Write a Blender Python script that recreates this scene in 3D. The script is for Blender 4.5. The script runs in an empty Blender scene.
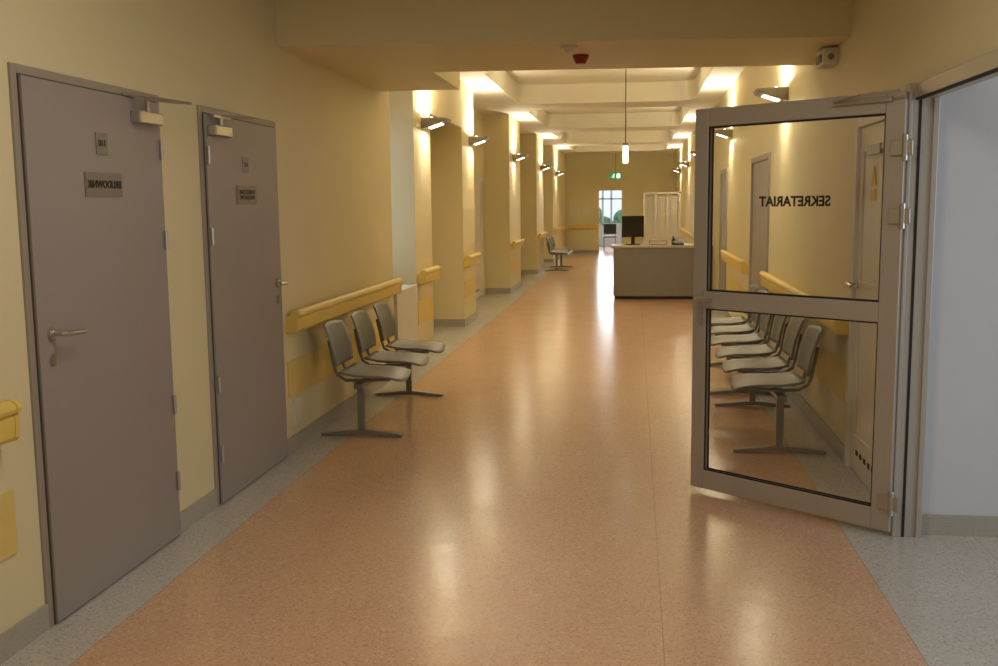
import bpy, bmesh, math, random
from mathutils import Vector, Matrix
sc = bpy.context.scene
sc.view_settings.view_transform = 'Standard'
COL = sc.collection

# ------------------------------------------------------------ materials
def s2l(c):
    return tuple(((v/255.0)/12.92 if v/255.0 <= 0.04045 else (((v/255.0)+0.055)/1.055)**2.4) for v in c)
def mat(name, rgb, rough=0.5, metal=0.0, noise=0.06, nscale=8.0, bump=0.0, bscale=60.0, spec=0.5):
    m = bpy.data.materials.new(name); m.use_nodes = True
    nt = m.node_tree; b = nt.nodes['Principled BSDF']
    c = s2l(rgb)
    tc = nt.nodes.new('ShaderNodeTexCoord')
    nz = nt.nodes.new('ShaderNodeTexNoise'); nz.inputs['Scale'].default_value = nscale; nz.inputs['Detail'].default_value = 4
    nt.links.new(tc.outputs['Object'], nz.inputs['Vector'])
    rp = nt.nodes.new('ShaderNodeValToRGB')
    rp.color_ramp.elements[0].position = 0.3; rp.color_ramp.elements[1].position = 0.7
    rp.color_ramp.elements[0].color = tuple(max(0, v*(1-noise)) for v in c)+(1,)
    rp.color_ramp.elements[1].color = tuple(min(1, v*(1+noise)) for v in c)+(1,)
    nt.links.new(nz.outputs['Fac'], rp.inputs['Fac']); nt.links.new(rp.outputs['Color'], b.inputs['Base Color'])
    b.inputs['Roughness'].default_value = rough; b.inputs['Metallic'].default_value = metal
    b.inputs['Specular IOR Level'].default_value = spec
    if bump > 0:
        n2 = nt.nodes.new('ShaderNodeTexNoise'); n2.inputs['Scale'].default_value = bscale
        nt.links.new(tc.outputs['Object'], n2.inputs['Vector'])
        bp = nt.nodes.new('ShaderNodeBump'); bp.inputs['Strength'].default_value = bump; bp.inputs['Distance'].default_value = 0.01
        nt.links.new(n2.outputs['Fac'], bp.inputs['Height']); nt.links.new(bp.outputs['Normal'], b.inputs['Normal'])
    return m
def emis(name, rgb, strength):
    m = bpy.data.materials.new(name); m.use_nodes = True
    b = m.node_tree.nodes['Principled BSDF']; c = s2l(rgb)
    b.inputs['Base Color'].default_value = c+(1,); b.inputs['Emission Color'].default_value = c+(1,)
    b.inputs['Emission Strength'].default_value = strength
    return m
def glassmat(name, tint=(0.95, 0.97, 0.96)):
    m = bpy.data.materials.new(name); m.use_nodes = True; nt = m.node_tree
    for n in list(nt.nodes): nt.nodes.remove(n)
    o = nt.nodes.new('ShaderNodeOutputMaterial'); t = nt.nodes.new('ShaderNodeBsdfTransparent'); t.inputs[0].default_value = tint+(1,)
    g = nt.nodes.new('ShaderNodeBsdfGlossy'); g.inputs['Roughness'].default_value = 0.01
    f = nt.nodes.new('ShaderNodeFresnel'); f.inputs['IOR'].default_value = 1.5
    mx = nt.nodes.new('ShaderNodeMixShader')
    nt.links.new(f.outputs[0], mx.inputs[0]); nt.links.new(t.outputs[0], mx.inputs[1]); nt.links.new(g.outputs[0], mx.inputs[2])
    nt.links.new(mx.outputs[0], o.inputs[0])
    return m

M_wall = mat('wall_paint', (224, 213, 172), 0.55, noise=0.02, nscale=1.5, bump=0.05, bscale=90)
M_ceil = mat('ceiling_paint', (238, 233, 214), 0.7, noise=0.015, nscale=2)
M_white = mat('side_wall_paint', (206, 208, 214), 0.6, noise=0.02, nscale=2)
M_base = mat('baseboard_lino', (172, 166, 154), 0.4, noise=0.12, nscale=120)
M_door = mat('door_laminate', (153, 146, 141), 0.45, noise=0.015, nscale=3)
M_frame = mat('door_frame_steel', (156, 147, 134), 0.4, noise=0.02)
M_gap = mat('dark_gap', (40, 34, 30), 0.8)
M_seal = mat('door_seal', (84, 72, 62), 0.7)
M_steel = mat('brushed_steel', (186, 182, 174), 0.3, metal=0.8, noise=0.03, nscale=60)
M_alu = mat('aluminium_profile', (184, 178, 168), 0.4, metal=0.3, noise=0.02, nscale=40)
M_plate = mat('sign_plate', (128, 122, 116), 0.35, metal=0.3, noise=0.02)
M_black = mat('black_lettering', (22, 20, 20), 0.5)
M_rail = mat('yellow_vinyl', (230, 202, 104), 0.42, noise=0.03, bump=0.05, bscale=200)
M_dado = mat('yellow_bumper', (226, 202, 118), 0.5, noise=0.03)
M_seat = mat('grey_plastic', (126, 128, 125), 0.36, noise=0.03)
M_leg = mat('painted_steel', (138, 136, 130), 0.35, metal=0.4, noise=0.03)
M_ivory = mat('ivory_door_paint', (226, 220, 208), 0.45, noise=0.015)
M_desk = mat('desk_laminate', (136, 131, 124), 0.45, noise=0.03)
M_desktop = mat('desk_top', (190, 184, 174), 0.35, noise=0.03)
M_dark = mat('dark_plastic', (28, 27, 28), 0.4)
M_screen = mat('screen_glass', (18, 20, 26), 0.15)
M_rad = mat('radiator_enamel', (218, 214, 204), 0.4, noise=0.01)
M_lamp = mat('lamp_housing', (140, 134, 124), 0.4, metal=0.3, noise=0.02)
M_glow = emis('lamp_glow', (255, 246, 228), 8.0)
M_tube = emis('tube_glow', (255, 250, 235), 6.0)
M_red = mat('red_plastic', (150, 26, 20), 0.35)
M_whitep = mat('white_plastic', (222, 216, 200), 0.4, noise=0.01)
M_green = emis('exit_green', (20, 130, 70), 0.9)
M_signwhite = emis('exit_white', (235, 245, 235), 1.2)
M_yellow = mat('warning_yellow', (235, 196, 50), 0.5)
M_paper = mat('paper', (226, 222, 208), 0.7, noise=0.01)
M_glass = glassmat('door_glass', (0.95, 0.965, 0.95))
M_leaf = mat('foliage', (120, 150, 110), 0.8, noise=0.4, nscale=6)

def floor_material():
    m = bpy.data.materials.new('terrazzo_lino'); m.use_nodes = True; nt = m.node_tree; b = nt.nodes['Principled BSDF']
    N = nt.nodes.new; L = nt.links.new
    geo = N('ShaderNodeNewGeometry'); sp = N('ShaderNodeSeparateXYZ'); L(geo.outputs['Position'], sp.inputs[0])
    def math_(op, a, bb):
        n = N('ShaderNodeMath'); n.operation = op
        for i, v in enumerate((a, bb)):
            if v is None: continue
            if isinstance(v, (int, float)): n.inputs[i].default_value = v
            else: L(v, n.inputs[i])
        return n.outputs[0]
    def mix(fac, a, bb):
        n = N('ShaderNodeMix'); n.data_type = 'RGBA'
        L(fac, n.inputs['Factor'])
        for key, v in (('A', a), ('B', bb)):
            s = [i for i in n.inputs if i.name == key and i.type == 'RGBA'][0]
            if isinstance(v, tuple): s.default_value = v+(1,)
            else: L(v, s)
        return [o for o in n.outputs if o.type == 'RGBA'][0]
    x, y = sp.outputs[0], sp.outputs[1]
    inp = math_('MULTIPLY', math_('GREATER_THAN', x, -1.97), math_('LESS_THAN', x, 1.02))
    v1 = N('ShaderNodeTexVoronoi'); v1.inputs['Scale'].default_value = 140; L(geo.outputs['Position'], v1.inputs['Vector'])
    s1 = N('ShaderNodeSeparateColor'); L(v1.outputs['Color'], s1.inputs[0])
    dark = math_('MULTIPLY', math_('GREATER_THAN', s1.outputs[0], 0.88), 0.4)
    lite = math_('MULTIPLY', math_('LESS_THAN', s1.outputs[1], 0.14), 0.35)
    nz = N('ShaderNodeTexNoise'); nz.inputs['Scale'].default_value = 2.2; nz.inputs['Detail'].default_value = 5; L(geo.outputs['Position'], nz.inputs['Vector'])
    pinkA = mix(nz.outputs['Fac'], s2l((204, 165, 134)), s2l((214, 176, 146)))
    pink = mix(lite, mix(dark, pinkA, s2l((142, 102, 78))), s2l((236, 214, 188)))
    greyA = mix(nz.outputs['Fac'], s2l((186, 183, 176)), s2l((200, 197, 192)))
    grey = mix(lite, mix(dark, greyA, s2l((116, 112, 110))), s2l((230, 228, 224)))
    col = mix(inp, grey, pink)
    def line(coord, at, w): return math_('LESS_THAN', math_('ABSOLUTE', math_('SUBTRACT', coord, at), None), w)
    seam = math_('MAXIMUM', line(x, 0.115, 0.0022), line(x, 1.62, 0.002))
    seam = math_('MAXIMUM', seam, math_('MAXIMUM', line(x, -1.97, 0.002), line(x, 1.02, 0.002)))
    seam = math_('MAXIMUM', seam, line(y, 6.3, 0.002))
    seam = math_('MULTIPLY', seam, 0.4)
    col = mix(seam, col, s2l((110, 75, 50)))
    L(col, b.inputs['Base Color'])
    n3 = N('ShaderNodeTexNoise'); n3.inputs['Scale'].default_value = 3.5; n3.inputs['Detail'].default_value = 3; L(geo.outputs['Position'], n3.inputs['Vector'])
    mr = N('ShaderNodeMapRange'); mr.inputs['To Min'].default_value = 0.16; mr.inputs['To Max'].default_value = 0.26
    L(n3.outputs['Fac'], mr.inputs['Value']); L(mr.outputs[0], b.inputs['Roughness'])
    b.inputs['Specular IOR Level'].default_value = 0.5
    bp = N('ShaderNodeBump'); bp.inputs['Strength'].default_value = 0.08; bp.inputs['Distance'].default_value = 0.02
    n4 = N('ShaderNodeTexNoise'); n4.inputs['Scale'].default_value = 5; n4.inputs['Detail'].default_value = 2; L(geo.outputs['Position'], n4.inputs['Vector'])
    L(n4.outputs['Fac'], bp.inputs['Height']); L(bp.outputs['Normal'], b.inputs['Normal'])
    return m
M_floor = floor_material()

# ------------------------------------------------------------ mesh builder
class MB:
    def __init__(s): s.bm = bmesh.new()
    def box(s, x0, y0, z0, x1, y1, z1):
        xs = sorted((x0, x1)); ys = sorted((y0, y1)); zs = sorted((z0, z1))
        v = [s.bm.verts.new((xs[i], ys[j], zs[k])) for i in (0, 1) for j in (0, 1) for k in (0, 1)]
        for f in ((0, 1, 3, 2), (4, 6, 7, 5), (0, 4, 5, 1), (2, 3, 7, 6), (0, 2, 6, 4), (1, 5, 7, 3)):
            s.bm.faces.new([v[i] for i in f])
        return s
    def cyl(s, p0, p1, r, seg=20, r2=None):
        p0, p1 = Vector(p0), Vector(p1); d = p1-p0
        q = d.to_track_quat('Z', 'Y').to_matrix().to_4x4()
        bmesh.ops.create_cone(s.bm, cap_ends=True, segments=seg, radius1=r, radius2=r if r2 is None else r2, depth=d.length,
                              matrix=Matrix.Translation((p0+p1)/2) @ q)
        return s
    def sph(s, p, r, sx=1, sy=1, sz=1):
        bmesh.ops.create_uvsphere(s.bm, u_segments=20, v_segments=12, radius=r, matrix=Matrix.Translation(p) @ Matrix.Diagonal((sx, sy, sz, 1)))
        return s
    def tube(s, pts, r, seg=12):
        pts = [Vector(p) for p in pts]; rings = []
        a = None
        for i, p in enumerate(pts):
            t = (pts[min(i+1, len(pts)-1)]-pts[max(i-1, 0)]).normalized()
            if a is None:
                a = t.cross(Vector((0, 0, 1)))
                if a.length < 1e-3: a = t.cross(Vector((0, 1, 0)))
            else: a = a-t*a.dot(t)
            a.normalize(); b = t.cross(a)
            rings.append([s.bm.verts.new(p+a*r*math.cos(2*math.pi*k/seg)+b*r*math.sin(2*math.pi*k/seg)) for k in range(seg)])
        for i in range(len(rings)-1):
            for k in range(seg):
                s.bm.faces.new([rings[i][k], rings[i][(k+1) % seg], rings[i+1][(k+1) % seg], rings[i+1][k]])
        s.bm.faces.new(rings[0]); s.bm.faces.new(rings[-1][::-1])
        return s
    def prism(s, prof, axis, a0, a1):
        def P(u, v, a):
            return (a, u, v) if axis == 'x' else ((u, a, v) if axis == 'y' else (u, v, a))
        A = [s.bm.verts.new(P(u, v, a0)) for u, v in prof]; B = [s.bm.verts.new(P(u, v, a1)) for u, v in prof]
        n = len(prof)
        for i in range(n): s.bm.faces.new([A[i], A[(i+1) % n], B[(i+1) % n], B[i]])
        s.bm.faces.new(A[::-1]); s.bm.faces.new(B)
        return s
    def shell(s, fn, n=12, k=0.16):
        g = []
        for i in range(n+1):
            row = []
            for j in range(n+1):
                u = -1+2*i/n; v = -1+2*j/n
                uu = u*math.sqrt(1-k*v*v); vv = v*math.sqrt(1-k*u*u)
                row.append(s.bm.verts.new(fn(uu, vv)))
            g.append(row)
        for i in range(n):
            for j in range(n):
                s.bm.faces.new([g[i][j], g[i+1][j], g[i+1][j+1], g[i][j+1]])
        return s
    def mesh(s, name):
        bmesh.ops.recalc_face_normals(s.bm, faces=s.bm.faces)
        me = bpy.data.meshes.new(name); s.bm.to_mesh(me); s.bm.free(); return me

def smooth(me, on=True):
    for p in me.polygons: p.use_smooth = on
def add(name, mb, m, parent=None, loc=(0, 0, 0), rot=(0, 0, 0), bevel=0, sm=False, label=None, solid=0, me=None):
    me = me or mb.mesh(name)
    if not me.materials: me.materials.append(m)
    if sm: smooth(me)
    o = bpy.data.objects.new(name, me); COL.objects.link(o); o.location = loc; o.rotation_euler = rot
    if parent: o.parent = parent
    if solid:
        md = o.modifiers.new('solid', 'SOLIDIFY'); md.thickness = solid; md.offset = 0
    if bevel:
        md = o.modifiers.new('bevel', 'BEVEL'); md.width = bevel; md.segments = 2; md.limit_method = 'ANGLE'; md.angle_limit = math.radians(40)
    if label: o['label'] = label
    return o
def thing(name, label, cat, loc=(0, 0, 0), rot=(0, 0, 0), group=None, kind=None):
    e = bpy.data.objects.new(name, None); COL.objects.link(e); e.location = loc; e.rotation_euler = rot
    e.empty_display_size = 0.1
    if kind: e['kind'] = kind
    e['label'] = label; e['category'] = cat
    if group: e['group'] = group
    return e
def struct(name, mb, m, bevel=0):
    o = add(name, mb, m, bevel=bevel); o['kind'] = 'structure'; return o
def textmesh(s, size, ext=0.001, mirror=False, off=0.0, sx=1.0):
    cu = bpy.data.curves.new('t', 'FONT'); cu.body = s; cu.size = size; cu.extrude = ext; cu.align_x = 'CENTER'; cu.align_y = 'CENTER'; cu.offset = off
    cu.space_line = 0.95
    o = bpy.data.objects.new('t', cu); COL.objects.link(o)
    dg = bpy.context.evaluated_depsgraph_get(); me = bpy.data.meshes.new_from_object(o.evaluated_get(dg))
    bpy.data.objects.remove(o)
    f = -1 if mirror else 1
    for v in me.vertices: v.co.x *= f*sx
    if mirror: me.flip_normals()
    me.materials.clear()
    return me

XL, XR = -2.23, 1.30
DTOP = 2.125
# ------------------------------------------------------------ structure
w = MB()
D1 = (3.42, 4.56); D2 = (5.0, 6.12)
NE = 9.15                      # end of the door wall
for a, b in ((-3, D1[0]), (D1[1], D2[0]), (D2[1], NE)):
    w.box(XL-0.3, a, 0, XL, b, 3.6)
w.box(XL-0.3, D1[0], DTOP, XL, D1[1], 3.6); w.box(XL-0.3, D2[0], DTOP, XL, D2[1], 3.6)
N1 = 10.15
w.box(XL-0.55, NE, 0, XL-0.45, N1, 0.85); w.box(XL-0.55, NE, 2.6, XL-0.45, N1, 3.6)
w.box(XL-0.55, NE-0.2, 0, XL-0.3, NE, 3.6)
PIERS = ((N1, 11.0), (13.05, 14.05), (18.05, 19.8), (23.1, 24.9), (27.8, 33.0))
for a, b in PIERS:
    w.box(XL-0.45, a, 0, XL, b, 3.6)
w.box(XL-0.45, 11.0, 2.6, XL, 13.05, 3.6)
w.box(XL-0.65, N1, 0, XL-0.45, 16.5, 3.6); w.box(XL-0.65, 17.7, 0, XL-0.45, 33, 3.6); w.box(XL-0.65, 16.5, 2.08, XL-0.45, 17.7, 3.6)
struct('wall_left', w, M_wall)
w = MB()
DR = (5.25, 6.22); G1 = (10.1, 11.6); G2 = (14.6, 15.7)
for a, b in ((-3, 2.55), (5.05, DR[0]), (DR[1], G1[0]), (G1[1], G2[0]), (G2[1], 33)):
    w.box(XR, a, 0, XR+0.25, b, 3.6)
w.box(XR, 2.55, 2.13, XR+0.25, 5.05, 3.6)
for a, b in (DR, G1, G2): w.box(XR, a, 2.08, XR+0.25, b, 3.6)
struct('wall_right', w, M_wall)
struct('wall_side', MB().box(XR+0.01, 4.92, 0, 5.2, 5.05, 3.0), M_white)
struct('wall_side_room', MB().box(5.2, -0.2, 0, 5.3, 5.05, 3.0).box(XR+0.25, -0.3, 0, 5.3, -0.2, 3.0), M_white)
struct('wall_back', MB().box(-2.6, -3.1, 0, 1.6, -3.0, 3.6), M_wall)
EX0, EX1 = -1.15, -0.42
w = MB().box(-2.9, 33, 0, EX0, 33.2, 3.6).box(EX1, 33, 0, 1.6, 33.2, 3.6).box(EX0, 33, 2.02, EX1, 33.2, 3.6)
struct('wall_end', w, M_wall)
w = MB().box(-4, 38, 0, 2.5, 38.1, 0.8).box(-4, 38, 2.3, 2.5, 38.1, 3.2).box(-4, 38, 0.8, -1.9, 38.1, 2.3).box(0.2, 38, .8, 2.5, 38.1, 2.3)
w.box(-4.1, 33.2, 0, -4, 38.1, 3.2).box(2.5, 33.2, 0, 2.6, 38.1, 3.2)
struct('wall_far_room', w, M_white)
w = MB()
for xx in (-1.9, -1.22, -0.9, -0.35, 0.14): w.box(xx, 37.98, 0.8, xx+0.07, 38.08, 2.3)
w.box(-1.9, 37.98, 0.8, 0.2, 38.08, 0.87).box(-1.9, 37.98, 1.75, 0.2, 38.08, 1.81).box(-1.9, 37.98, 2.23, 0.2, 38.08, 2.3)
struct('window_1', w, M_white)
struct('floor', MB().box(-4.1, -3.1, -0.1, 5.3, 38.1, 0), M_floor)
BY0, BY1 = 6.22, 6.56    # beam front, slightly skewed
c = MB().box(-2.6, -3.1, 3.1, 1.6, 6.7, 3.2).box(XR+0.25, -0.3, 2.9, 5.3, 5.05, 3.0).box(-2.9, 7.7, 3.5, 1.6, 33.2, 3.6).box(-4.1, 33.2, 3.1, 2.6, 38.1, 3.2)
struct('ceiling', c, M_ceil)
w = MB().prism([(XL, BY0), (XR, BY1), (XR, 7.85), (-1.52, 7.65), (-1.52, 8.85), (XL, 8.8)], 'z', 2.6, 3.65)
struct('trim_1', w, M_wall)
w = MB()
beams = (11.2, 16.4, 21.8, 27.2, 31.6)
xa, xb = XL+0.38, XR-0.38
for b in beams: w.box(xa, b, 3.2, xb, b+1.0, 3.52)
w.box(-2.75, 7.9, 3.2, xa, 33, 3.52); w.box(xb, 7.9, 3.2, XR, 33, 3.52)
R = 0.36
edges = [7.8]+[e for b in beams for e in (b, b+1.0)]+[33]
def corner(cx, cy, sx, sy):
    pr = [(cx, cy)]
    for i in range(9):
        t = math.pi/2*i/8
        pr.append((cx+sx*(R-R*math.sin(t)), cy+sy*(R-R*math.cos(t))))
    w.prism(pr, 'z', 3.2, 3.52)
for i in range(0, len(edges)-1, 2):
    y0, y1 = edges[i], edges[i+1]
    if y1-y0 < 0.8: continue
    corner(xa, y0, 1, 1); corner(xa, y1, 1, -1); corner(xb, y0, -1, 1); corner(xb, y1, -1, -1)
struct('trim_2', w, M_ceil)

# baseboards
w = MB(); bh = 0.1; t = 0.012
for a, b in ((-3, D1[0]), (D1[1], D2[0]), (D2[1], NE))+PIERS:
    w.box(XL, a, 0, XL+t, b, bh)
for a, b in PIERS: w.box(XL-0.45, a-t, 0, XL+t, a, bh)
for a, b in ((11.0, 13.05), (14.05, 16.4), (19.8, 23.1), (24.9, 27.8)): w.box(XL-0.45, a, 0, XL-0.45+t, b, bh)
struct('baseboard_left', w, M_base)
w = MB()
for a, b in ((-3, 2.5), (5.06, DR[0]), (DR[1], G1[0]), (G1[1], G2[0]), (G2[1], 33)): w.box(XR-t, a, 0, XR, b, bh)
struct('baseboard_right', w, M_base)
struct('baseboard_side', MB().box(XR+0.075, 4.92-t, 0, 5.2, 4.92, bh), M_base)
struct('baseboard_end', MB().box(XL, 33-t, 0, EX0, 33, bh).box(EX1, 33-t, 0, XR, 33, bh), M_base)
w = MB()
for yy in (NE+0.02, (NE+N1)/2, N1-0.08): w.box(XL-0.53, yy, 0.85, XL-0.47, yy+0.06, 2.6)
w.box(XL-0.53, NE, 0.85, XL-0.47, N1, 0.92).box(XL-0.53, NE, 2.53, XL-0.47, N1, 2.6)
struct('window_2', w, M_white)

# ------------------------------------------------------------ steel doors
def lever(parent, loc, rot):
    return add('lever_handle', MB().cyl((0, 0, 0), (0.012, 0, 0), 0.026, 24).tube([(0.0, 0, 0), (0.05, 0, 0), (0.062, 0.008, 0), (0.066, 0.022, 0), (0.066, 0.075, -0.003), (0.064, 0.125, -0.006)], 0.0105),
            M_steel, parent, loc, rot, bevel=0.002, label='brushed steel lever handle')
def grey_door(name, y0, y1, hinge_far, plate, number, lines, size, zsign=1.84):
    W = y1-y0; HT = DTOP
    d = thing(name, 'flat grey steel-framed door with lever handle and nameplate', 'door', (XL, y0, 0), kind='structure')
    fr = MB().box(-0.12, 0, 0, 0.012, 0.035, HT).box(-0.12, W-0.035, 0, 0.012, W, HT).box(-0.12, 0.035, HT-0.035, 0.012, W-0.035, HT)
    add('door_frame', fr, M_frame, d, bevel=0.003)
    add('leaf', MB().box(-0.018, 0.04, 0.008, 0.026, W-0.04, HT-0.04), M_door, d, bevel=0.003)
    s = MB().box(-0.02, 0.0345, 0.004, 0.016, 0.0395, HT-0.036).box(-0.02, W-0.0395, 0.004, 0.016, W-0.0345, HT-0.036).box(-0.02, 0.036, HT-0.0395, 0.016, W-0.036, HT-0.0345)
    add('seal', s, M_seal, d)
    hy = W-0.045 if hinge_far else 0.045
    for z in (0.28, 0.66, 1.45, 1.87):
        add('hinge', MB().cyl((0.034, hy, z-0.045), (0.034, hy, z+0.045), 0.009).cyl((0.034, hy, z-0.003), (0.034, hy, z+0.003), 0.0105), M_steel, d)
    ly = 0.12 if hinge_far else W-0.11
    sg = 1 if hinge_far else -1
    lever(d, (0.026, ly, 1.13), (0, 0, 0) if sg > 0 else (math.pi, 0, 0))
    add('lock', MB().cyl((0.026, ly, 1.03), (0.034, ly, 1.03), 0.024, 24).box(0.034, ly-0.004, 1.018, 0.0355, ly+0.004, 1.042), M_steel, d)
    cy = W-0.2 if hinge_far else 0.17
    cl = add('door_closer', MB().box(0.026, cy-0.11, HT-0.15, 0.075, cy+0.11, HT-0.095), M_steel, d, bevel=0.006)
    za = HT-0.045
    add('closer_arm', (MB().cyl((0.055, cy, za-0.05), (0.055, cy, za), 0.011).tube([(0.06, cy-0.14, za), (0.1, cy+0.02, za), (0.17, cy+0.2, za+0.005)], 0.006).tube([(0.17, cy+0.2, za+0.005), (0.1, cy-0.0, za+0.012), (0.02, cy-0.16, za+0.015)], 0.005) if hinge_far else
        MB().cyl((0.055, cy, za-0.05), (0.055, cy, za), 0.011).tube([(0.06, cy, za), (0.16, cy+0.2, za), (0.16, cy+0.42, za+0.004)], 0.006).box(0.05, cy-0.1, za-0.012, 0.064, cy+0.12, za)), M_steel, cl)
    pc = W*0.50
    a, b = plate
    p = add('nameplate', MB().box(0.026, pc-a/2, zsign-b/2-0.17, 0.030, pc+a/2, zsign+b/2-0.17).box(0.0298, pc-a/2+0.008, zsign-b/2-0.162, 0.0312, pc+a/2-0.008, zsign+b/2-0.178), M_plate, d)
    add('lettering', None, M_black, p, (0.0325, pc, zsign-0.17), (math.pi/2, 0, math.pi/2), me=textmesh(lines, size, 0.0006, True, 0.0008))
    p2 = add('number_plate', MB().box(0.026, pc-0.045, zsign-0.045, 0.030, pc+0.045, zsign+0.045), M_plate, d)
    add('lettering', None, M_black, p2, (0.0315, pc, zsign), (math.pi/2, 0, math.pi/2), me=textmesh(number, 0.04, 0.0006, True, 0.0))
    return d
grey_door('door_1', D1[0], D1[1], True, (0.3, 0.1), '110', 'BRUDOWNIK', 0.044, 1.87)
grey_door('door_2', D2[0], D2[1], False, (0.3, 0.11), '111', 'POMIESZCZENIE\nPORZĄDKOWE', 0.032, 1.84)

def flat_door(name, label, x, y0, y1, side, m, panels=False, top=2.05):
    W = y1-y0; sgn = side
    d = thing(name, label, 'door', (x, y0, 0), kind='structure')
    def bx(mb, xa, a, za, xb, b, zb): return mb.box(sgn*xa, a, za, sgn*xb, b, zb)
    fr = MB(); bx(fr, -0.14, 0, 0, 0.02, 0.06, top+0.03); bx(fr, -0.14, W-0.06, 0, 0.02, W, top+0.03); bx(fr, -0.14, 0.06, top-0.03, 0.02, W-0.06, top+0.03)
    add('door_frame', fr, m, d, bevel=0.006)
    lf = MB(); bx(lf, -0.04, 0.062, 0.01, 0.0, W-0.062, top-0.032)
    if panels:
        for za, zb in ((0.22, 0.95), (1.12, 1.9)):
            a, b = 0.18, W-0.18
            bx(lf, 0, a, za, 0.012, a+0.025, zb); bx(lf, 0, b-0.025, za, 0.012, b, zb); bx(lf, 0, a+0.025, za, 0.012, b-0.025, za+0.025); bx(lf, 0, a+0.025, zb-0.025, 0.012, b-0.025, zb)
            bx(lf, 0, a+0.07, za+0.07, 0.008, b-0.07, zb-0.07)
    add('leaf', lf, m, d, bevel=0.003)
    if panels:
        for i in range(6):
            g = MB(); bx(g, 0.0, 0.2+i*0.1, 0.12, 0.003, 0.25+i*0.1, 0.15)
            add('vent_slot', g, M_gap, d)
    return d
d3 = flat_door('door_3', 'ivory panelled door with ventilation slots', XR, DR[0], DR[1], -1, M_ivory, True)
lever(d3, (0.0, 0.85, 1.12), (0, 0, math.pi))
add('warning_sticker', MB().prism([(0.43, 1.68), (0.55, 1.68), (0.49, 1.79)], 'x', -0.016, -0.006).box(-0.015, 0.44, 1.6, -0.006, 0.54, 1.665), M_yellow, d3)
add('nameplate', MB().box(-0.018, 0.36, 1.85, 0, 0.64, 1.905), M_plate, d3)
flat_door('door_4', 'grey door in a deep frame', XR, G1[0], G1[1], -1, M_door)
flat_door('door_5', 'grey door in a deep frame', XR, G2[0], G2[1], -1, M_door)
flat_door('door_6', 'pale panelled door set in a wall recess', XL-0.45, 16.5, 17.7, 1, M_ivory, True)

# ------------------------------------------------------------ glass door
j = MB().box(XR-0.07, 4.87, 0, XR+0.068, 4.93, 2.13).box(XR-0.04, 4.93, 0, XR+0.0, 5.05, 2.13).box(XR-0.035, 2.57, 2.06, XR+0.05, 4.87, 2.13).box(XR-0.035, 2.5, 0, XR+0.05, 2.57, 2.13)
j.box(XR-0.066, 4.862, 0, XR-0.05, 4.87, 2.1).box(XR+0.04, 4.858, 0, XR+0.066, 4.87, 2.06)
struct('trim_3', j, M_alu, bevel=0.003)
struct('trim_4', MB().box(XR-0.022, 4.866, 0.0, XR-0.010, 4.8705, 2.06).box(XR-0.042, 2.6, 2.052, XR-0.02, 4.86, 2.061), M_gap)
hx, hy = 1.232, 4.87
ex, ey = 0.335, 5.6
GW = math.hypot(ex-hx, ey-hy); ang = math.atan2(ey-hy, ex-hx)
gd = thing('door_7', 'open aluminium-framed glass door lettered in black', 'door', (hx, hy, 0), (0, 0, ang), kind='structure')
T = 0.05; H = 2.095; z0 = 0.025
S = 0.085; zb0, zm0, zm1 = z0+0.105, 1.03, 1.125
fr = MB().box(0, -T/2, z0, S+0.01, T/2, H).box(GW-S, -T/2, z0, GW, T/2, H).box(S+0.01, -T/2, H-0.095, GW-S, T/2, H).box(S+0.01, -T/2, z0, GW-S, T/2, zb0).box(S+0.01, -T/2, zm0, GW-S, T/2, zm1)
add('leaf_frame', fr, M_alu, gd, bevel=0.004)
g = MB()
for za, zb in ((zb0, zm0), (zm1, H-0.095)):
    for q in (-1, 1):
        a, b = sorted((q*T/2*0.55, q*T/2*0.75))
        g.box(S, a, za, S+0.016, b, zb).box(GW-S-0.007, a, za, GW-S, b, zb).box(S, a, za, GW-S, b, za+0.007).box(S, a, zb-0.007, GW-S, b, zb)
add('gasket', g, M_gap, gd)
for za, zb in ((zb0, zm0), (zm1, H-0.095)):
    me = MB(); v = [me.bm.verts.new(p) for p in ((S, 0, za), (GW-S, 0, za), (GW-S, 0, zb), (S, 0, zb))]; me.bm.faces.new(v)
    add('glass_pane', me, M_glass, gd)
loc_cam = Matrix.Rotation(-ang, 3, 'Z') @ (Vector((0, 0, 0))-Vector((hx, hy, 0)))
cs = 1 if loc_cam.y > 0 else -1
tm = textmesh('SEKRETARIAT', 0.070, 0.0005, True, 0.0022, 0.93)
rz = math.pi if cs > 0 else 0
add('lettering', None, M_black, gd, (GW*0.49, cs*0.004, 1.60), (math.pi/2, 0, rz), me=tm)
for z in (0.17, 1.53, 1.84):
    add('hinge', MB().cyl((-0.008, cs*0.035, z-0.06), (-0.008, cs*0.035, z+0.06), 0.014).box(-0.045, cs*0.024, z-0.035, 0.06, cs*0.04, z+0.035), M_steel, gd, bevel=0.003)
for q in (cs, -cs):
    add('lever_handle', MB().box(-0.018, q*T/2, -0.11, 0.018, q*(T/2+0.008), 0.07).tube([(0, q*T/2, 0.03), (0, q*(T/2+0.05), 0.03), (-0.02, q*(T/2+0.06), 0.03), (-0.11, q*(T/2+0.06), 0.03)], 0.011), M_steel, gd, (GW-0.05, 0, 1.05))
add('closer_rail', MB().box(0.06, cs*T/2, H-0.045, 0.36, cs*(T/2+0.02), H-0.02), M_steel, gd, bevel=0.003)
add('closer_arm', MB().tube([(0.34, cs*0.05, H-0.03), (0.18, cs*0.11, H-0.012), (0.0, cs*0.09, H-0.005)], 0.006), M_steel, gd)

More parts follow.
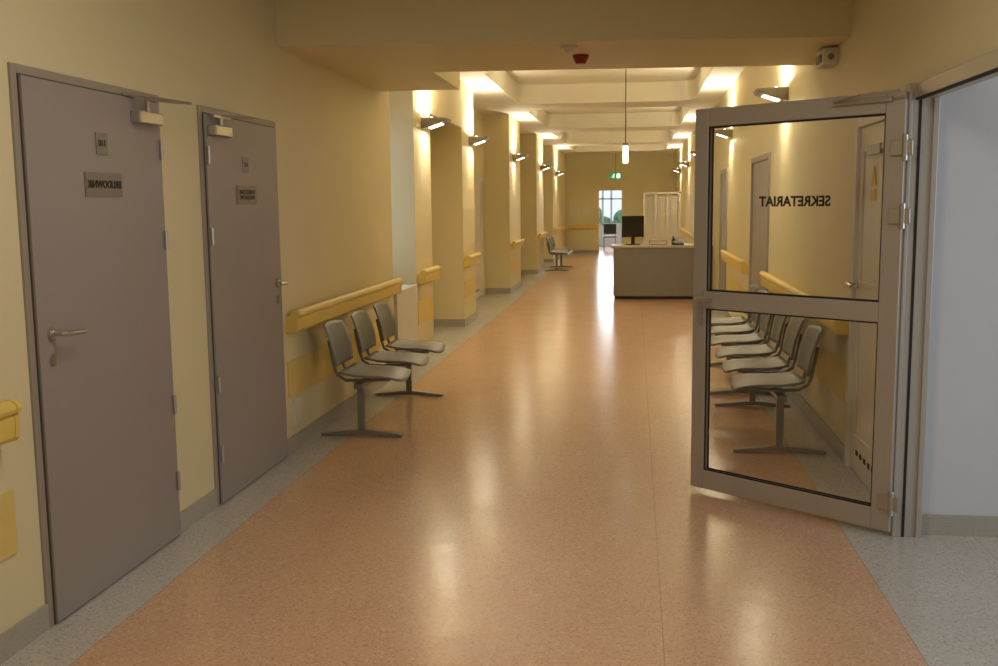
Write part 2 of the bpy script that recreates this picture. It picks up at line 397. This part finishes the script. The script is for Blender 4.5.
# ------------------------------------------------------------ handrails
def rail_prof():
    return [(0.0, -0.07), (0.05, -0.07), (0.072, -0.064), (0.082, -0.05), (0.086, 0.0), (0.086, 0.022), (0.078, 0.028), (0.094, 0.036), (0.098, 0.05), (0.092, 0.068), (0.075, 0.078), (0.05, 0.078), (0.04, 0.068), (0.036, 0.04), (0.0, 0.034)]
def handrail(loc, rotz, L, label, group='vinyl wall handrails'):
    h = thing('handrail', label, 'handrail', loc, (0, 0, rotz), group)
    add('rail', MB().prism(rail_prof(), 'y', 0.03, L-0.03), M_rail, h, bevel=0.003)
    for a, b in ((0, 0.03), (L, L-0.03)):
        m = MB(); pr = rail_prof(); n = len(pr); rings = []
        for fct, yy in ((1.03, b), (1.03, a*0.8+b*0.2), (0.93, a*0.97+b*0.03), (0.86, a)):
            rings.append([m.bm.verts.new((u*fct, yy, v*fct)) for u, v in pr])
        for i in range(3):
            for k in range(n): m.bm.faces.new([rings[i][k], rings[i][(k+1) % n], rings[i+1][(k+1) % n], rings[i+1][k]])
        m.bm.faces.new(rings[0]); m.bm.faces.new(rings[-1])
        add('end_cap', m, M_rail, h, bevel=0.002)
    return h
zr = 0.86
LB = 'yellow vinyl handrail fixed along the cream wall'
SP = 'short yellow vinyl handrail on a wall pier'
handrail((XL, 6.2, zr), 0, NE-0.03-6.2, LB)
handrail((XL, 0.6, zr), 0, 3.22-0.6, LB)
handrail((XL, N1+0.03, zr), 0, 0.79, SP)
handrail((XL, 13.08, zr), 0, 0.9, SP)
handrail((XL, 18.1, zr), 0, 1.6, SP)
handrail((XL, 23.15, zr), 0, 1.6, SP)
handrail((XL, 27.85, zr), 0, 5.0, 'yellow vinyl handrail beside the corridor end')
handrail((-2.1, 33, zr), -math.pi/2, 0.9, 'yellow vinyl handrail on the end wall')
for y0, y1 in ((6.3, 10.0), (11.7, 14.5), (18.0, 19.9), (21, 28)):
    handrail((XR, y1, zr), math.pi, y1-y0, LB)
def bumper(x, y0, y1, s):
    o = add('wall_bumper', MB().box(0, 0, 0, s*0.008, y1-y0, 0.24), M_dado, None, (x, y0, 0.36), bevel=0.003)
    o['label'] = 'flat yellow protective strip low on the wall'; o['category'] = 'wall protection'; o['group'] = 'wall bumper strips'
for y0, y1 in ((1.0, 3.27), (6.2, NE-0.05), (N1+0.03, 10.97), (13.08, 14.0), (18.1, 19.7)): bumper(XL, y0, y1, 1)
for y0, y1 in ((6.35, 10.0), (11.7, 14.5)): bumper(XR, y0, y1, -1)

# ------------------------------------------------------------ waiting benches
def bench(loc, rotz, label, n=3, pitch=0.66, sx=0.0):
    b = thing('waiting_bench', label, 'bench', loc, (0, 0, rotz), 'three-seat waiting benches')
    L = pitch*(n-1)
    add('beam', MB().box(-0.03, -0.12, 0.345, 0.03, L+0.2, 0.385), M_leg, b, bevel=0.005)
    for fy in (-0.05, L+0.13):
        m = MB().box(-0.024, fy-0.018, 0.03, 0.024, fy+0.018, 0.35)
        m.prism([(-0.29, 0.0), (-0.29, 0.02), (-0.05, 0.045), (0.05, 0.045), (0.29, 0.02), (0.29, 0.0), (0.26, 0.0), (0.03, 0.012), (-0.03, 0.012), (-0.26, 0.0)], 'y', fy-0.027, fy+0.027)
        add('leg', m, M_leg, b, bevel=0.004)
    for i in range(n):
        y = i*pitch
        def pan(u, v):
            return (sx+0.07+0.225*v, y+0.225*u, 0.44+0.018*u*u+(0.03*v*v if v < 0 else -0.03*v**3)-0.006)
        add('seat', MB().shell(pan), M_seat, b, sm=True, solid=0.014)
        def bk(u, v):
            zz = 0.65+0.15*v
            return (sx-0.17-0.07*(v+1)/2*1.1+0.035*u*u-0.012*v*v, y+0.22*u, zz)
        add('backrest', MB().shell(bk), M_seat, b, sm=True, solid=0.014)
        for q in (-0.1, 0.1):
            add('seat_bracket', MB().tube([(sx+0.2, y+q, 0.415), (sx+0.0, y+q, 0.4), (sx-0.12, y+q, 0.405), (sx-0.175, y+q, 0.44), (sx-0.195, y+q, 0.5), (sx-0.23, y+q, 0.68)], 0.011), M_leg, b, sm=True)
    return b
bench((-1.885, 6.76, 0), 0, 'grey three-seat waiting bench against the cream wall', sx=0.025)
bench((0.93, 7.94, 0), math.pi, 'grey three-seat waiting bench standing beside the glass door')
bench((0.93, 9.95, 0), math.pi, 'grey three-seat waiting bench beside the wall handrail')
bench((-1.85, 24.2, 0), 0, 'grey three-seat waiting bench far along the corridor')

# ------------------------------------------------------------ wall sconces
def sconce(loc, rotz):
    l = thing('wall_sconce', 'grey angular wall lamp glowing warm white', 'wall lamp', loc, (0, 0, rotz), 'corridor wall sconces')
    m = MB().prism([(0.0, -0.065), (0.02, -0.065), (0.25, 0.012), (0.265, 0.04), (0.255, 0.048), (0.235, 0.03), (0.03, 0.0), (0.0, 0.0)], 'y', -0.16, 0.16)
    for s_ in (-1, 1):
        m.prism([(0.0, -0.06), (0.02, -0.06), (0.25, 0.015), (0.25, 0.045), (0.0, 0.045)], 'y', s_*0.158, s_*0.166)
    add('housing', m, M_lamp, l, bevel=0.002)
    k = 0.077/0.23
    def under(x): return -0.065+(x-0.02)*k
    m = MB(); v = [m.bm.verts.new(p) for p in ((0.06, -0.085, under(0.06)-0.004), (0.2, -0.085, under(0.2)-0.004), (0.2, 0.085, under(0.2)-0.004), (0.06, 0.085, under(0.06)-0.004))]; m.bm.faces.new(v[::-1])
    add('diffuser', m, M_glow, l)
    add('lamp_tube', MB().cyl((0.1, -0.12, 0.045), (0.1, 0.12, 0.045), 0.012), M_glow, l)
    return l
UP, DN = 28.0, 6.5
WARM = (1.0, 0.85, 0.62)
def sconce_light(x, y, z, sg):
    for nm, en, zz, rx in (('sconce_uplight', UP, z+0.075, math.pi), ('sconce_downlight', DN, z-0.08, 0)):
        ld = bpy.data.lights.new(nm, 'AREA'); ld.shape = 'RECTANGLE'; ld.size = 0.14; ld.size_y = 0.26; ld.energy = en; ld.color = WARM
        o = bpy.data.objects.new(nm, ld); COL.objects.link(o); o.location = (x+sg*0.16, y, zz); o.rotation_euler = (rx, 0, 0)
lamps = [(XL, 10.7, 1), (XL, 13.75, 1), (XL, 18.75, 1), (XL, 24.2, 1), (XL, 28.9, 1), (XR, 9.2, -1), (XR, 14.2, -1), (XR, 19.8, -1), (XR, 25, -1), (XR, 29.5, -1)]
for x, y, s in lamps:
    z = 2.47 if s > 0 else 2.53
    sconce((x, y, z), 0 if s > 0 else math.pi); sconce_light(x, y, z, s)

p = thing('pendant_lamp', 'slim glowing pendant tube on a thin rod', 'pendant lamp', (-0.12, 13, 0))
add('rod', MB().cyl((0, 0, 2.34), (0, 0, 3.5), 0.006, 10), M_gap, p)
add('lamp_tube', MB().cyl((0, 0, 2.11), (0, 0, 2.32), 0.032), M_tube, p)
add('cap', MB().cyl((0, 0, 2.32), (0, 0, 2.36), 0.034), M_lamp, p)

a = thing('fire_alarm_sounder', 'small red alarm sounder under the dropped beam', 'alarm', (-0.37, 7.0, 2.602))
add('base', MB().cyl((0, 0, -0.02), (0, 0, 0), 0.055, 24), M_red, a)
add('dome', MB().cyl((0, 0, -0.06), (0, 0, -0.02), 0.033, 24, 0.053), M_red, a)
a = thing('smoke_detector', 'round white smoke detector under the dropped beam', 'detector', (-0.42, 6.6, 2.602))
add('base', MB().cyl((0, 0, -0.015), (0, 0, 0), 0.055, 24), M_whitep, a)
add('dome', MB().cyl((0, 0, -0.045), (0, 0, -0.015), 0.03, 24, 0.045), M_whitep, a)
a = thing('emergency_light', 'small white emergency light box high on the wall', 'emergency light', (XR+0.002, 7.0, 2.48))
add('body', MB().box(-0.1, -0.1, 0.0, 0, 0.12, 0.11), M_whitep, a, bevel=0.01)
add('lens', MB().box(-0.115, -0.06, 0.02, -0.1, 0.07, 0.07).cyl((-0.05, -0.1, 0.05), (-0.05, -0.115, 0.05), 0.02), M_lamp, a)
o = add('wall_vent', MB().box(0, -0.075, -0.09, 0.01, 0.075, 0.09).box(0.01, -0.055, -0.06, 0.013, 0.055, -0.05).box(0.01, -0.055, -0.03, 0.013, 0.055, -0.02).box(0.01, -0.055, 0.0, 0.013, 0.055, 0.01).box(0.01, -0.055, 0.03, 0.013, 0.055, 0.04), M_whitep, None, (XL, 6.36, 0.25), bevel=0.002)
o['label'] = 'small white vent plate low on the wall'; o['category'] = 'vent'

r = thing('radiator', 'white panel radiator in the window niche', 'radiator', (XL-0.12, NE+0.05, 0.14))
add('panel', MB().box(0.0, 0, 0, 0.02, 0.9, 0.65), M_rad, r, bevel=0.005)
add('panel', MB().box(0.12, 0, 0, 0.14, 0.9, 0.65), M_rad, r, bevel=0.005)
m = MB()
for i in range(18): m.box(0.022, 0.03+i*0.05, 0.03, 0.118, 0.045+i*0.05, 0.62)
add('fin', m, M_rad, r)
add('side_cover', MB().box(0, -0.004, 0, 0.14, 0, 0.65), M_rad, r)
add('side_cover', MB().box(0, 0.9, 0, 0.14, 0.904, 0.65), M_rad, r)
add('top_grille', MB().box(0, 0, 0.65, 0.14, 0.9, 0.655), M_rad, r)
for yy in (0.05, 0.85): add('pipe', MB().cyl((0.07, yy, -0.14), (0.07, yy, 0.0), 0.01), M_rad, r)

# ------------------------------------------------------------ reception
rd = thing('reception_desk', 'grey reception counter with pale worktop', 'reception desk', (-0.35, 17.0, 0))
DW = 1.64
add('front_panel', MB().box(0, 0, 0.05, DW, 0.03, 0.86), M_desk, rd, bevel=0.004)
add('side_panel', MB().box(0, 0.03, 0.05, 0.03, 0.75, 0.86), M_desk, rd)
add('plinth', MB().box(0.02, 0.02, 0, DW, 0.7, 0.05), M_gap, rd)
add('worktop', MB().box(-0.04, -0.04, 0.86, DW, 0.8, 0.9), M_desktop, rd, bevel=0.006)
mo = thing('monitor', 'black flat monitor turned towards the clerk', 'monitor', (-0.03, 17.35, 0.9), (0, 0, 0.25))
add('screen', MB().box(-0.19, -0.02, 0.13, 0.19, 0.02, 0.49), M_dark, mo, bevel=0.006)
add('display', MB().box(-0.17, 0.02, 0.15, 0.17, 0.022, 0.47), M_screen, mo)
add('stand', MB().box(-0.03, -0.03, 0.01, 0.03, 0.0, 0.2).box(-0.11, -0.09, 0.0, 0.11, 0.09, 0.015), M_dark, mo)
mo = thing('telephone', 'dark desk telephone on the counter', 'telephone', (0.72, 17.2, 0.9))
add('base', MB().prism([(-0.1, 0), (0.1, 0), (0.1, 0.09), (-0.1, 0.03)], 'x', -0.1, 0.1), M_dark, mo, bevel=0.004)
add('handset', MB().tube([(-0.07, -0.08, 0.09), (-0.07, -0.05, 0.11), (-0.07, 0.05, 0.13), (-0.07, 0.09, 0.12)], 0.02), M_dark, mo)
o = thing('paper_tray', 'stacked grey paper tray on the counter', 'tray', (0.4, 17.4, 0.9))
add('tray', MB().box(-0.15, -0.12, 0, 0.15, 0.12, 0.008).box(-0.15, -0.12, 0.008, -0.14, 0.12, 0.06).box(0.14, -0.12, 0.008, 0.15, 0.12, 0.06).box(-0.15, -0.12, 0.06, 0.15, 0.12, 0.068), M_lamp, o)
add('paper', MB().box(-0.12, -0.1, 0.068, 0.12, 0.1, 0.085), M_paper, o)
gc = thing('glazed_screen', 'white-framed glazed screen with vertical blinds', 'partition screen', (0.17, 20.5, 0))
m = MB()
for xx in (0.0, 0.22, 0.46, 0.7): m.box(xx, 0, 0, xx+0.035, 0.05, 1.82)
m.box(0, 0, 1.785, 0.735, 0.05, 1.82).box(0, 0, 0.9, 0.735, 0.05, 0.95).box(0, 0.01, 0, 0.735, 0.04, 0.9)
add('frame', m, M_whitep, gc, bevel=0.003)
m = MB()
for i in range(14): m.box(0.04+i*0.05, 0.055, 0.95, 0.075+i*0.05, 0.06, 1.78)
add('blind', m, M_rad, gc)

es = thing('exit_sign', 'green emergency exit sign with running figure', 'exit sign', (-0.6, 32.0, 2.36))
add('housing', MB().box(-0.19, 0, 0, 0.19, 0.05, 0.2), M_green, es)
add('hanger', MB().cyl((0, 0.025, 0.2), (0, 0.025, 0.842), 0.008), M_lamp, es)
m = MB().box(0.03, -0.004, 0.03, 0.14, 0, 0.17)
m.cyl((-0.05, -0.004, 0.15), (-0.05, 0, 0.15), 0.018, 12)
m.tube([(-0.055, -0.002, 0.13), (-0.07, -0.002, 0.085), (-0.04, -0.002, 0.055), (-0.06, -0.002, 0.025)], 0.01, 6)
m.tube([(-0.07, -0.002, 0.085), (-0.1, -0.002, 0.06), (-0.13, -0.002, 0.055)], 0.01, 6)
m.tube([(-0.03, -0.002, 0.09), (-0.06, -0.002, 0.12), (-0.1, -0.002, 0.1)], 0.008, 6)
add('pictogram', m, M_signwhite, es)
for x, z in ((-2.0, 1.35), (-1.55, 1.4)):
    o = add('notice', MB().box(-0.11, -0.006, -0.15, 0.11, 0.002, 0.15), M_paper, None, (x, 33.0, z)); o['label'] = 'white paper notice pinned on the end wall'; o['category'] = 'notice'; o['group'] = 'wall notices'
o = thing('bush', 'leafy green bush outside the far window', 'bush', (-0.8, 40.5, 0))
m = MB()
random.seed(3)
for i in range(26): m.sph((random.uniform(-2, 2), random.uniform(-.4, .4), random.uniform(0.2, 1.35)), random.uniform(0.25, 0.4))
add('foliage', m, M_leaf, o, sm=True)
bo = thing('office_chair', 'dark upholstered chair in the far room', 'chair', (-0.85, 35.2, 0))
add('seat', MB().box(-0.24, -0.24, 0.43, 0.24, 0.24, 0.49), M_desk, bo, bevel=0.02)
add('backrest', MB().box(-0.22, 0.2, 0.55, 0.22, 0.25, 0.9), M_dark, bo, bevel=0.02)
for q in (-0.2, 0.2):
    for r_ in (-0.2, 0.2): add('leg', MB().cyl((q, r_, 0), (q, r_, 0.43), 0.012), M_leg, bo)
for q in (-0.19, 0.17): add('back_support', MB().box(q, 0.2, 0.43, q+0.03, 0.23, 0.6), M_leg, bo)

def area(name, loc, rot, sx, sy, e, col):
    ld = bpy.data.lights.new(name, 'AREA'); ld.shape = 'RECTANGLE'; ld.size = sx; ld.size_y = sy; ld.energy = e; ld.color = col
    o = bpy.data.objects.new(name, ld); COL.objects.link(o); o.location = loc; o.rotation_euler = rot; return o
for y in (-1.2, 3.0):  # unseen fixtures and area lights added overhead to brighten the near corridor
    area('near_fill_light', (-0.5, y, 3.03), (0, 0, 0), 1.2, 0.3, 24, (1.0, 0.90, 0.76))
    f = thing('added_fill_fixture', 'flat white fixture added out of view for near fill light', 'added fill fixture', (-0.5, y, 3.04), group='added fill fixtures')
    add('housing', MB().box(-0.65, -0.18, 0, 0.65, 0.18, 0.06), M_whitep, f, bevel=0.01)
area('daylight_side_room', (5.1, 2.4, 1.6), (0, math.radians(90), 0), 1.6, 2.5, 58, (0.80, 0.87, 1.0))
area('daylight_niche', (XL-0.46, (NE+N1)/2, 1.75), (0, math.radians(-90), 0), 1.6, 0.9, 1.5, (0.6, 0.68, 1.0))
area('far_room_daylight', (-0.8, 37.9, 1.6), (math.radians(-90), 0, 0), 2.0, 1.4, 110, (0.85, 0.93, 1.0))

wd = bpy.data.worlds.new('world'); sc.world = wd; wd.use_nodes = True
wd.node_tree.nodes['Background'].inputs[0].default_value = (0.75, 0.85, 1.0, 1); wd.node_tree.nodes['Background'].inputs[1].default_value = 1.2

# ------------------------------------------------------------ camera
yaw, pitch, roll, f = 0.1346, 0.1270, 0.0103, 1004.0
cy, sy = math.cos(yaw), math.sin(yaw); cp, sp_ = math.cos(pitch), math.sin(pitch)
F = Vector((-sy*cp, cy*cp, -sp_)); Rr = Vector((cy, sy, 0)); Dn = F.cross(Rr)
X = Rr*math.cos(roll)+Dn*math.sin(roll); Y = -Rr*math.sin(roll)+Dn*math.cos(roll)
cam = bpy.data.cameras.new('camera'); cam.sensor_width = 36; cam.lens = f/998*36; cam.clip_start = 0.05; cam.clip_end = 200
co = bpy.data.objects.new('camera', cam); COL.objects.link(co)
co.matrix_world = Matrix(((X.x, -Y.x, -F.x, 0), (X.y, -Y.y, -F.y, 0), (X.z, -Y.z, -F.z, 1.6), (0, 0, 0, 1)))
sc.camera = co
